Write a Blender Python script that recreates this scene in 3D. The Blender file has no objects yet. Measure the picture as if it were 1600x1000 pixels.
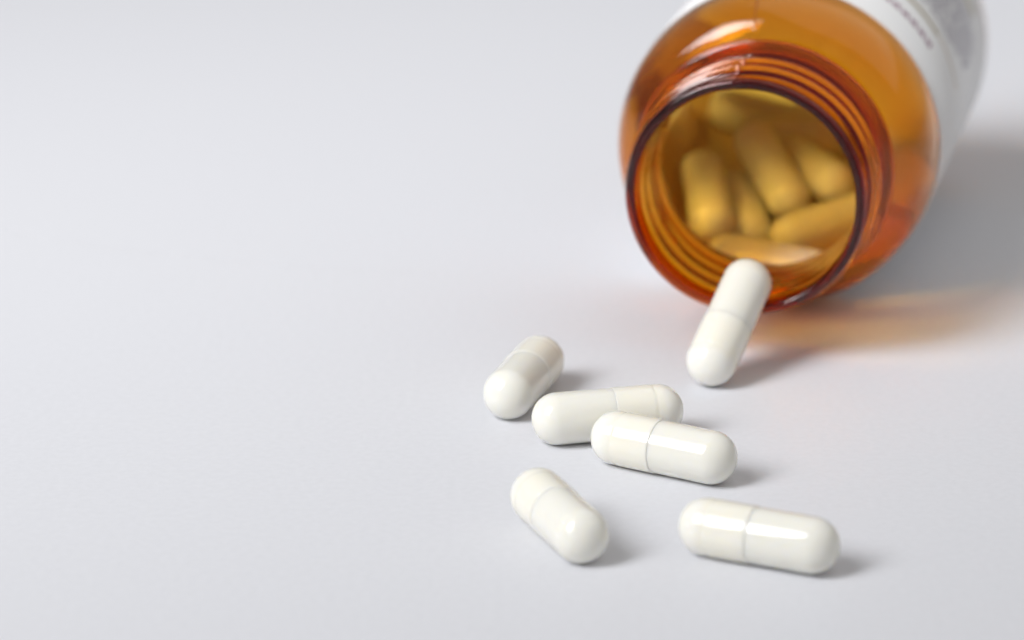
import bpy, bmesh, math, random
from mathutils import Vector, Matrix

MM = 0.001
sc = bpy.context.scene

# ------------------------------------------------------------------ camera
ELEV = math.radians(18.3948)
DIST = 547.65
cam_d = bpy.data.cameras.new("camera")
cam = bpy.data.objects.new("camera", cam_d)
sc.collection.objects.link(cam)
sc.camera = cam
cam.location = (0, -DIST * math.cos(ELEV) * MM, DIST * math.sin(ELEV) * MM)
cam.rotation_euler = (math.pi / 2 - ELEV, 0, 0)
cam_d.sensor_width = 36
cam_d.lens = 36 * 5492.85 / 1600
cam_d.clip_start = 0.01
cam_d.clip_end = 50
cam_d.dof.use_dof = True
cam_d.dof.focus_distance = 0.4865
cam_d.dof.aperture_fstop = 14.5
cam_d.dof.aperture_blades = 0

# ------------------------------------------------------------------ light
world = bpy.data.worlds.new("World")
sc.world = world
world.use_nodes = True
bg = world.node_tree.nodes["Background"]
bg.inputs["Color"].default_value = (1.0, 0.985, 0.965, 1)
bg.inputs["Strength"].default_value = 0.26

kd = bpy.data.lights.new("softbox", 'AREA')
kd.shape = 'RECTANGLE'
kd.size = 0.42
kd.size_y = 0.70
kd.energy = 2.12
kd.spread = math.radians(62)
kd.color = (0.975, 0.985, 1.0)
key = bpy.data.objects.new("softbox", kd)
sc.collection.objects.link(key)
KEY_POS = Vector((-0.59, -0.39, 0.71))
key.location = KEY_POS
key.rotation_euler = (Vector((0.03, 0.2, 0.0)) - KEY_POS).to_track_quat('-Z', 'Y').to_euler()

fd = bpy.data.lights.new("fill_light", 'AREA')  # added area lamp, soft fill for the shadows and label side; no source in view
fd.shape = 'RECTANGLE'
fd.size = 2.2
fd.size_y = 1.8
fd.energy = 5.2
fd.color = (1.0, 0.972, 0.94)
fill = bpy.data.objects.new("fill_light", fd)
sc.collection.objects.link(fill)
FILL_POS = Vector((0.60, 0.28, 1.12))
fill.location = FILL_POS
fill.rotation_euler = (Vector((0.0, 0.15, 0.0)) - FILL_POS).to_track_quat('-Z', 'Y').to_euler()

sc.view_settings.view_transform = 'Standard'
sc.view_settings.look = 'None'
sc.view_settings.exposure = 0.0
sc.view_settings.gamma = 1.0
sc.view_settings.use_curve_mapping = False
cy = sc.cycles
cy.use_denoising = True
try:
    cy.denoiser = 'OPENIMAGEDENOISE'
except Exception:
    pass
cy.caustics_refractive = True
cy.caustics_reflective = True
cy.blur_glossy = 0.1
cy.max_bounces = 24
cy.transmission_bounces = 20
cy.diffuse_bounces = 6
cy.glossy_bounces = 8
cy.sample_clamp_indirect = 12

# ------------------------------------------------------------------ helpers
def new_mat(name):
    m = bpy.data.materials.new(name)
    m.use_nodes = True
    nt = m.node_tree
    return m, nt, nt.nodes["Principled BSDF"], nt.nodes["Material Output"]

def mesh_obj(name, verts, faces, mat, parent=None, smooth=True):
    me = bpy.data.meshes.new(name)
    me.from_pydata([(v[0] * MM, v[1] * MM, v[2] * MM) for v in verts], [], faces)
    me.update()
    bm = bmesh.new(); bm.from_mesh(me)
    bmesh.ops.recalc_face_normals(bm, faces=bm.faces)
    bm.to_mesh(me); bm.free()
    if smooth:
        me.polygons.foreach_set("use_smooth", [True] * len(me.polygons))
    me.materials.append(mat)
    o = bpy.data.objects.new(name, me)
    sc.collection.objects.link(o)
    if parent: o.parent = parent
    return o

def empty(name, loc, label, cat, group=None):
    o = bpy.data.objects.new(name, None)
    sc.collection.objects.link(o)
    o.empty_display_size = 0.005
    o.location = loc
    o["label"] = label; o["category"] = cat
    if group: o["group"] = group
    return o

# ------------------------------------------------------------------ materials
def mat_paper():
    m, nt, p, out = new_mat("white_paper")
    N, L = nt.nodes, nt.links
    tc = N.new("ShaderNodeTexCoord")
    n1 = N.new("ShaderNodeTexNoise"); n1.inputs["Scale"].default_value = 900; n1.inputs["Detail"].default_value = 5
    n2 = N.new("ShaderNodeTexNoise"); n2.inputs["Scale"].default_value = 9; n2.inputs["Detail"].default_value = 2
    L.new(tc.outputs["Object"], n1.inputs["Vector"]); L.new(tc.outputs["Object"], n2.inputs["Vector"])
    mx = N.new("ShaderNodeMix"); mx.data_type = 'RGBA'
    mx.inputs[6].default_value = (0.672, 0.679, 0.718, 1); mx.inputs[7].default_value = (0.687, 0.692, 0.724, 1)
    L.new(n2.outputs["Fac"], mx.inputs[0])
    # fine fibre mottling
    r = N.new("ShaderNodeMapRange"); r.inputs[1].default_value = 0.3; r.inputs[2].default_value = 0.7
    r.inputs[3].default_value = 0.975; r.inputs[4].default_value = 1.015
    L.new(n1.outputs["Fac"], r.inputs[0])
    mu = N.new("ShaderNodeVectorMath"); mu.operation = 'SCALE'
    L.new(mx.outputs[2], mu.inputs[0]); L.new(r.outputs[0], mu.inputs["Scale"])
    # rare tiny dark specks in the sheet
    v = N.new("ShaderNodeTexVoronoi"); v.inputs["Scale"].default_value = 38
    L.new(tc.outputs["Object"], v.inputs["Vector"])
    lt = N.new("ShaderNodeMapRange"); lt.inputs[1].default_value = 0.004; lt.inputs[2].default_value = 0.012
    lt.inputs[3].default_value = 0.72; lt.inputs[4].default_value = 1.0
    L.new(v.outputs["Distance"], lt.inputs[0])
    mu2 = N.new("ShaderNodeVectorMath"); mu2.operation = 'SCALE'
    L.new(mu.outputs[0], mu2.inputs[0]); L.new(lt.outputs[0], mu2.inputs["Scale"])
    L.new(mu2.outputs[0], p.inputs["Base Color"])
    b = N.new("ShaderNodeBump"); b.inputs["Strength"].default_value = 0.25; b.inputs["Distance"].default_value = 0.00006
    L.new(n1.outputs["Fac"], b.inputs["Height"]); L.new(b.outputs["Normal"], p.inputs["Normal"])
    p.inputs["Roughness"].default_value = 0.62
    p.inputs["Specular IOR Level"].default_value = 0.3
    return m

def mat_amber():
    m, nt, p, out = new_mat("amber_plastic")
    N, L = nt.nodes, nt.links
    p.inputs["Base Color"].default_value = (1, 1, 1, 1)
    p.inputs["Transmission Weight"].default_value = 1.0
    p.inputs["Roughness"].default_value = 0.015
    p.inputs["IOR"].default_value = 1.5
    va = N.new("ShaderNodeVolumeAbsorption")
    sig = (0.11, 0.52, 2.2)          # absorption per millimetre
    mxs = max(sig)
    va.inputs["Density"].default_value = mxs * 1000
    va.inputs["Color"].default_value = (1 - sig[0] / mxs, 1 - sig[1] / mxs, 1 - sig[2] / mxs, 1)
    L.new(va.outputs[0], out.inputs["Volume"])
    return m

def mat_gelatin(name, cap):
    m, nt, p, out = new_mat(name)
    N, L = nt.nodes, nt.links
    tc = N.new("ShaderNodeTexCoord"); sx = N.new("ShaderNodeSeparateXYZ")
    L.new(tc.outputs["Object"], sx.inputs[0])
    ns = N.new("ShaderNodeTexNoise"); ns.inputs["Scale"].default_value = 380; ns.inputs["Detail"].default_value = 3
    L.new(tc.outputs["Object"], ns.inputs["Vector"])
    ad = N.new("ShaderNodeMath"); ad.operation = 'MULTIPLY_ADD'
    ad.inputs[1].default_value = 0.0009; L.new(ns.outputs["Fac"], ad.inputs[0]); L.new(sx.outputs[0], ad.inputs[2])
    rp = N.new("ShaderNodeValToRGB")
    mr = N.new("ShaderNodeMapRange")
    mr.inputs[1].default_value = -0.0112; mr.inputs[2].default_value = 0.0112
    L.new(ad.outputs[0], mr.inputs[0]); L.new(mr.outputs[0], rp.inputs[0])
    cr = rp.color_ramp
    if cap:   # empty dome is whiter, the part doubled over the body is creamier
        cr.elements[0].position = 0.165; cr.elements[0].color = (0.84, 0.825, 0.77, 1)
        cr.elements[1].position = 0.215; cr.elements[1].color = (0.835, 0.81, 0.725, 1)
    else:
        cr.elements[0].position = 0.50; cr.elements[0].color = (0.795, 0.78, 0.715, 1)
        cr.elements[1].position = 0.95; cr.elements[1].color = (0.80, 0.787, 0.73, 1)
    L.new(rp.outputs[0], p.inputs["Base Color"])
    p.inputs["Roughness"].default_value = 0.03
    p.inputs["IOR"].default_value = 1.5
    p.inputs["Subsurface Weight"].default_value = 0.7
    p.inputs["Subsurface Radius"].default_value = (1.0, 0.9, 0.65)
    p.inputs["Subsurface Scale"].default_value = 0.0012
    n2 = N.new("ShaderNodeTexNoise"); n2.inputs["Scale"].default_value = 260; n2.inputs["Detail"].default_value = 2
    L.new(tc.outputs["Object"], n2.inputs["Vector"])
    b = N.new("ShaderNodeBump"); b.inputs["Strength"].default_value = 0.05; b.inputs["Distance"].default_value = 0.00005
    L.new(n2.outputs["Fac"], b.inputs["Height"]); L.new(b.outputs["Normal"], p.inputs["Normal"])
    return m

def mat_label():
    m, nt, p, out = new_mat("label_paper")
    N, L = nt.nodes, nt.links
    p.inputs["Base Color"].default_value = (0.90, 0.90, 0.90, 1)
    p.inputs["Roughness"].default_value = 0.38
    tr = N.new("ShaderNodeBsdfTranslucent"); tr.inputs[0].default_value = (0.82, 0.80, 0.78, 1)
    mx = N.new("ShaderNodeMixShader"); mx.inputs[0].default_value = 0.14
    L.new(p.outputs[0], mx.inputs[1]); L.new(tr.outputs[0], mx.inputs[2]); L.new(mx.outputs[0], out.inputs["Surface"])
    return m

def mat_ink(name, col):
    m, nt, p, out = new_mat(name)
    p.inputs["Base Color"].default_value = (*col, 1)
    p.inputs["Roughness"].default_value = 0.45
    return m

PAPER = mat_paper(); AMBER = mat_amber(); LABEL = mat_label()
CAPM = mat_gelatin("gelatin_cap", True); BODYM = mat_gelatin("gelatin_body", False)
PURPLE = mat_ink("purple_ink", (0.24, 0.05, 0.15)); GREYINK = mat_ink("grey_violet_ink", (0.10, 0.07, 0.17))
GOLD = mat_ink("olive_gold_ink", (0.30, 0.22, 0.06)); TAN = mat_ink("tan_ink", (0.55, 0.42, 0.28))

# ------------------------------------------------------------------ setting
S = 1600.0
tab = mesh_obj("tabletop", [(-S, -S, 0), (S, -S, 0), (S, S, 0), (-S, S, 0)], [(0, 1, 2, 3)], PAPER, smooth=False)
tab["kind"] = "structure"
tab["label"] = "plain white matt paper surface under the bottle and capsules"

# ------------------------------------------------------------------ bottle
BA = math.radians(13.543)
BACK = 1.2
RB = 25.22                                   # height of the axis = outer radius of the label
bx = 34.139 + math.sin(BA) * BACK
by = -19.971 + math.cos(BA) * BACK
bottle = empty("pill_bottle", (bx * MM, by * MM, 0),
               "amber plastic pill bottle with white label lying open on its side", "bottle")
bottle.rotation_euler = (0, 0, -BA)          # local x = right, y = along the axis to the base, z = up

def smooth(a, b, x):
    t = min(1, max(0, (x - a) / (b - a))); return t * t * (3 - 2 * t)

LEN = 104.9; RO = 25.10
LIP_R, LIP_T = 17.35, 0.78
prof = []                                    # (s, r, is_outer)


for i in range(17):
    a = -math.pi / 2 + math.pi * i / 16      # -90 inner .. +90 outer
    prof.append((LIP_T - LIP_T * math.cos(a), LIP_R + LIP_T * math.sin(a), 1))
s = 1.0
while s < 19.0:
    t = smooth(0.8, 1.7, s)
    r = (LIP_R + LIP_T) * (1 - t) + 17.6 * t
    r += 2.5 * math.exp(-((s - 17.2) / 1.0) ** 4)         # bead under the thread
    prof.append((s, r, 2)); s += 0.12
SH0, SH1, RN = 20.4, 31.8, 18.2
prof.append((19.3, 17.6, 1)); prof.append((19.75, 17.75, 1)); prof.append((20.15, 18.0, 1))
for i in range(0, 41):
    a = (math.pi / 2) * i / 40
    # superellipse dome from the neck to the straight side
    ss = SH1 - (SH1 - SH0) * (max(0.0, math.cos(a)) ** 0.82)
    rr = RN + (RO - RN) * (math.sin(a) ** 0.82)
    if i == 0: rr = RN + 0.05
    prof.append((ss, rr, 1))
for i in range(1, 9): prof.append((SH1 + (LEN - 5 - SH1) * i / 8, RO, 1))
for i in range(1, 13):
    a = (math.pi / 2) * i / 12
    prof.append((LEN - 5 + 5 * math.sin(a), RO - 5 + 5 * math.cos(a), 1))
prof.append((LEN - 0.2, 17.5, 1)); prof.append((LEN - 1.4, 14.0, 1)); prof.append((LEN - 2.2, 7.0, 1)); prof.append((LEN - 2.4, 0.6, 1))
inner = [(LEN - 3.7, 0.6), (LEN - 3.5, 7.0), (LEN - 2.6, 14.0), (LEN - 1.4, 17.5)]
for i in range(0, 11):
    a = (math.pi / 2) * (1 - i / 10)
    inner.append((LEN - 5 + 3.7 * math.sin(a), RO - 5 + 4.2 * math.cos(a)))
for i in range(1, 9): inner.append((LEN - 5 + (SH1 + 0.4 - LEN + 5) * i / 8, RO - 0.8))
for i in range(1, 31):
    a = (math.pi / 2) * (1 - i / 30)
    ss = SH1 + 0.4 - (SH1 - SH0 - 0.5) * (max(0.0, math.cos(a)) ** 0.85)
    rr = 17.0 + (RO - 0.8 - 17.0) * (math.sin(a) ** 0.85)
    inner.append((ss, rr))
inner += [(20.6, 16.5), (20.0, 16.32), (18.8, 16.2), (12, 16.2), (8, 16.22), (5, 16.25), (3, 16.3), (1.9, 16.4), (1.2, 16.52)]
for a_, b_ in inner: prof.append((a_, b_, 0))

# angles: even ring plus extra steps over the two mould seams
SEAM = [math.radians(-7), math.radians(173)]
angs = set(round(2 * math.pi * k / 240, 6) for k in range(240))
for sm in SEAM:
    for k in range(-8, 9):
        angs.add(round((sm + math.radians(k * 0.18)) % (2 * math.pi), 6))
angs = sorted(angs)
PITCH, TURNS, TZ0 = 4.5, 2.45, 3.0
def thread(s, th):
    v = 0.0
    u = (th % (2 * math.pi)) / (2 * math.pi)
    for k in range(5):
        t = u + k - 0.25
        if t < 0 or t > TURNS: continue
        fade = smooth(0, 0.12, t) * smooth(0, 0.12, TURNS - t)
        d = abs(s - (TZ0 + PITCH * t))
        v = max(v, fade * 1.3 * (1 - smooth(0.15, 1.0, d)))
    return v
verts, faces = [], []
nA, nP = len(angs), len(prof)
for (s, r, kind) in prof:
    for th in angs:
        rr = r
        if kind == 2: rr = max(r, 17.6 + thread(s, th))
        if kind:
            for sm in SEAM:
                d = (th - sm + math.pi) % (2 * math.pi) - math.pi
                rr += 0.10 * math.exp(-(d * r / 0.16) ** 2) * (1 if s < 33 else 0)
            # hand-feel unevenness of blown plastic
            if s > 16 and s < 33: rr += 0.035 * math.sin(3 * th + s * 0.22) + 0.02 * math.sin(7 * th - s * 0.4)
        verts.append((rr * math.sin(th), s, RB + rr * math.cos(th)))
for i in range(nP):
    j = (i + 1) % nP
    if prof[i][1] < 1 and prof[j][1] < 1: continue
    for k in range(nA):
        l = (k + 1) % nA
        faces.append((i * nA + k, i * nA + l, j * nA + l, j * nA + k))
oc = next(i for i in range(nP) if prof[i][1] < 1); ic = oc + 1
faces.append(tuple(oc * nA + k for k in range(nA))); faces.append(tuple(ic * nA + k for k in range(nA)))
shell = mesh_obj("bottle_shell", verts, faces, AMBER, bottle)
shell["label"] = "transparent amber bottle shell with threaded neck"

# label: a paper sleeve with its own thickness, wrapped most of the way round
LS0, LS1 = 32.4, 97.5
LT0, LT1 = -91.0, 254.0                      # the label leaves a bare strip where its ends do not meet
def sleeve(r0, r1, s0, s1, n=160):
    v, f = [], []
    for (r, s) in ((r0, s0), (r1, s0), (r1, s1), (r0, s1)):
        for k in range(n + 1):
            th = math.radians(LT0 + (LT1 - LT0) * k / n)
            v.append((r * math.sin(th), s, RB + r * math.cos(th)))
    m = n + 1
    for i in range(4):
        j = (i + 1) % 4
        for k in range(n):
            f.append((i * m + k, i * m + k + 1, j * m + k + 1, j * m + k))
    f.append((0, m, 2 * m, 3 * m)); f.append((n, m + n, 2 * m + n, 3 * m + n))
    return v, f
v, f = sleeve(25.13, 25.215, LS0, LS1)
lab = mesh_obj("paper_label", v, f, LABEL, bottle, smooth=False)
lab["label"] = "white paper label with violet and gold print"
me = lab.data
for pl in me.polygons: pl.use_smooth = abs(pl.normal.y) < 0.5

def marks(name, rects, mat, r0=25.218, r1=25.226):
    """flat printed strokes on the label; each rect = (s0, s1, theta0, theta1) in mm and degrees"""
    v, f = [], []
    for (s0, s1, t0, t1) in rects:
        n = max(1, int(abs(t1 - t0) / 3))
        base = len(v)
        for k in range(n + 1):
            th = math.radians(t0 + (t1 - t0) * k / n)
            for (r, s) in ((r0, s0), (r1, s0), (r1, s1), (r0, s1)):
                v.append((r * math.sin(th), s, RB + r * math.cos(th)))
        for k in range(n):
            for i in range(4):
                j = (i + 1) % 4
                f.append((base + k * 4 + i, base + k * 4 + j, base + k * 4 + 4 + j, base + k * 4 + 4 + i))
        f.append((base, base + 1, base + 2, base + 3))
        e = base + n * 4
        f.append((e, e + 1, e + 2, e + 3))
    return mesh_obj(name, v, f, mat, lab, smooth=False)

rnd = random.Random(5)
def strokes(s0, h, t_end, t_start, pitch, dens=1.0):
    """small illegible letter-like strokes along one line of print"""
    out = []; t = t_end; wl = rnd.randint(3, 8)
    while t > t_start:
        if wl == 0:
            wl = rnd.randint(3, 8); t -= pitch * 0.8; continue
        wl -= 1
        w = pitch * 0.26
        for q in range(2):
            a = t - pitch * (0.05 + 0.42 * q + rnd.uniform(0, 0.12))
            ht = h * rnd.uniform(0.7, 1.0)
            out.append((s0, s0 + ht, a - w, a))
        if rnd.random() < 0.8 * dens:
            sm = s0 + h * rnd.choice((0.0, 0.4, 0.78))
            out.append((sm, sm + h * 0.2, t - pitch * 0.62, t - pitch * 0.05))
        t -= pitch
    return out
head = []
t = 58.5
while t > -57:
    head.append((45.0, 47.8, t - 1.3, t)); head.append((45.0, 47.6, t - 3.3, t - 2.1))
    m_ = rnd.choice((45.2, 46.1, 46.9)); head.append((m_, m_ + 0.7, t - 2.6, t - 0.6))
    t -= 4.5
marks("heading_print", head, PURPLE)
marks("gold_rule", [(54.3, 55.9, -60, 59)], GOLD)
marks("thin_rule", [(54.75, 55.55, 59.3, 80)], TAN)
tx = []
for i, s0 in enumerate((61.0, 63.4, 65.8, 68.2, 70.6, 73.0, 75.4, 77.8, 80.2, 82.6)):
    tx += strokes(s0, 1.4, (66, 72, 79, 80, 81, 80, 78, 80, 77, 70)[i], -58, 2.6)
marks("small_print", tx, GREYINK)
marks("gold_rule", [(87.6, 89.4, -60, 70)], GOLD)

# ------------------------------------------------------------------ capsules
RC, RBODY, SEP = 3.80, 3.71, 14.6
TIP = SEP / 2 + 3.72
def lathe_x(name, prof, mat, n=56):
    v, f = [], []
    rings = []
    for (x, r) in prof:
        if r < 1e-4:
            rings.append([len(v)]); v.append((x, 0, 0)); continue
        ring = []
        for k in range(n):
            th = 2 * math.pi * k / n
            ring.append(len(v)); v.append((x, r * math.cos(th), r * math.sin(th)))
        rings.append(ring)
    for a, b in zip(rings, rings[1:]):
        for k in range(n):
            l = (k + 1) % n
            if len(a) == 1: f.append((a[0], b[k], b[l]))
            elif len(b) == 1: f.append((a[k], a[l], b[0]))
            else: f.append((a[k], a[l], b[l], b[k]))
    return mesh_obj(name, v, f, mat)

def dome(tip, r, sgn, n=18, flat=0.97):
    # from the tip towards the middle; a hair blunter than a hemisphere
    out = []
    for i in range(n + 1):
        a = (math.pi / 2) * i / n
        out.append((tip - sgn * r * flat * (1 - math.cos(a)), r * math.sin(a) ** 0.985))
    return out
cp = dome(-TIP, RC - 0.04, -1)
cp = [(x, r) for x, r in cp]
EDGE = -TIP + 10.3
xs = cp[-1][0]
for k in range(1, 26):
    x = xs + 0.08 * k
    g = math.exp(-((x - (xs + 0.75)) / 0.24) ** 2)
    cp.append((x, RC - 0.04 + 0.04 * smooth(xs, xs + 1.6, x) - 0.05 * g))
cp += [(EDGE - 3.0, RC), (EDGE - 0.5, RC), (EDGE - 0.10, RC - 0.005), (EDGE - 0.03, RC - 0.03), (EDGE, RC - 0.08), (EDGE, RBODY - 0.06), (EDGE + 0.8, RBODY - 0.5), (EDGE + 0.8, 0)]
bp = dome(TIP, RBODY, 1)
bp += [(4.0, RBODY), (EDGE + 0.1, RBODY), (EDGE - 0.8, RBODY), (EDGE - 1.2, RBODY - 0.5), (EDGE - 1.2, 0)]

proto_cap = lathe_x("cap", cp, CAPM)
proto_body = lathe_x("body", bp, BODYM)
first = [True]
vary = random.Random(3)
def add_capsule(capc, bodyc, label, group, roll=0.0):
    """capc / bodyc: centres of the cap-end and body-end spheres, mm"""
    a, b = Vector(capc), Vector(bodyc)
    mid = (a + b) / 2
    x = (b - a).normalized()
    z = Vector((0, 0, 1)); z = (z - x * z.dot(x)).normalized(); y = z.cross(x)
    M = Matrix((x, y, z)).transposed().to_4x4() @ Matrix.Rotation(roll, 4, 'X')
    o = empty("capsule", mid * MM, label, "capsule", group)
    o.rotation_euler = M.to_euler()
    for src in (proto_body, proto_cap):
        if first[0]: c = src
        else:
            c = src.copy(); sc.collection.objects.link(c)
        c.parent = o
        if src is proto_cap: c.location.x = vary.uniform(-0.05, 0.35) * MM   # caps are pushed on to slightly different depths
    first[0] = False
    return o

def on_ground(x, y, az, cap_first, label, roll=0):
    d = Vector((math.cos(az), math.sin(az), 0)) * (SEP / 2)
    p, q = Vector((x, y, 0)) - d, Vector((x, y, 0)) + d
    c, b = (p, q) if cap_first else (q, p)
    c.z = RC + 0.02; b.z = RBODY + 0.02
    return add_capsule(c, b, label, "white capsules spilled in front of the bottle", roll)

on_ground(1.777, -37.493, 1.267, False, "white capsule farthest left, pointing back, behind the crossing pair", 0.3)
on_ground(13.579, -53.568, 0.216, False, "white capsule lying crosswise, partly hidden behind another capsule in front", 1.1)
on_ground(20.792, -66.85, -0.536, True, "white capsule in sharp focus overlapping the one behind, long highlight along it", 2.0)
on_ground(6.126, -91.945, 1.946, False, "white capsule at front left, rounded end towards the viewer", 0.7)
on_ground(31.662, -99.288, -0.439, True, "white capsule nearest the viewer, front right, lying by itself", 2.9)

# the capsule leaning on the lip
MX, MY, MAZ, MPI = 29.42, -30.38, 1.077, 0.625
cdir = Vector((math.cos(MPI) * math.cos(MAZ), math.cos(MPI) * math.sin(MAZ), math.sin(MPI)))
c0 = Vector((MX, MY, RC + 0.01))
add_capsule(c0, c0 + cdir * SEP, "white capsule tipped up and leaning on the lip of the amber bottle", "white capsules spilled in front of the bottle", 1.7)

HEAP = [
(6.6,-19.55,27.6,-7.6,-19.0,31.0),
(-12.12,-16.22,45.67,-16.03,-12.10,59.12),
(-6.64,-19.13,50.71,-11.48,-16.68,64.27),
(0.77,-18.81,48.60,12.88,-15.62,56.09),
(-1.45,-14.51,56.23,-8.93,-8.68,67.33),
(5.42,-12.64,59.90,-2.92,-12.06,71.87),
(-10.14,-10.61,77.13,3.37,-11.69,82.55),
(-17.60,-10.02,91.18,-3.42,-11.57,88.07),
(-2.64,-20.08,64.00,-8.50,-18.38,77.27),
(8.42,-18.42,78.55,0.36,-20.25,90.59),
(-5.65,-19.45,84.29,-9.73,-17.76,98.20),
(-3.95,-11.48,98.04,7.47,-13.90,89.27),
(5.21,-19.57,65.17,-0.70,-20.24,78.50),
]
HL = ["capsule inside the amber bottle lying crosswise just behind the neck, seam in view",
      "capsule inside the amber bottle, leftmost, its bright end towards the mouth",
      "capsule inside the amber bottle, middle one at the front of the heap",
      "capsule inside the amber bottle, right front, lying slantwise with a bright end",
      "capsule inside the amber bottle, slanting up to the left behind the middle one",
      "capsule inside the amber bottle, slanting above the right front one",
      "capsule inside the amber bottle, lying crosswise high at the back"]
ca, sa = math.cos(BA), math.sin(BA)
def heap_pt(l, u, s):
    return Vector((bx + ca * l + sa * s, by - sa * l + ca * s, RB + u))
for i, h in enumerate(HEAP):
    if i: h = (h[0], h[1], h[2] - 5.0, h[3], h[4], h[5] - 5.0)
    p, q = heap_pt(*h[:3]), heap_pt(*h[3:])
    if i in (2, 4, 6, 9, 12, 15): p, q = q, p
    lb = HL[i] if i < len(HL) else "capsule deep in the amber bottle, blurred in the heap behind the front ones"
    add_capsule(p, q, lb, "capsules heaped inside the bottle", i * 0.9)
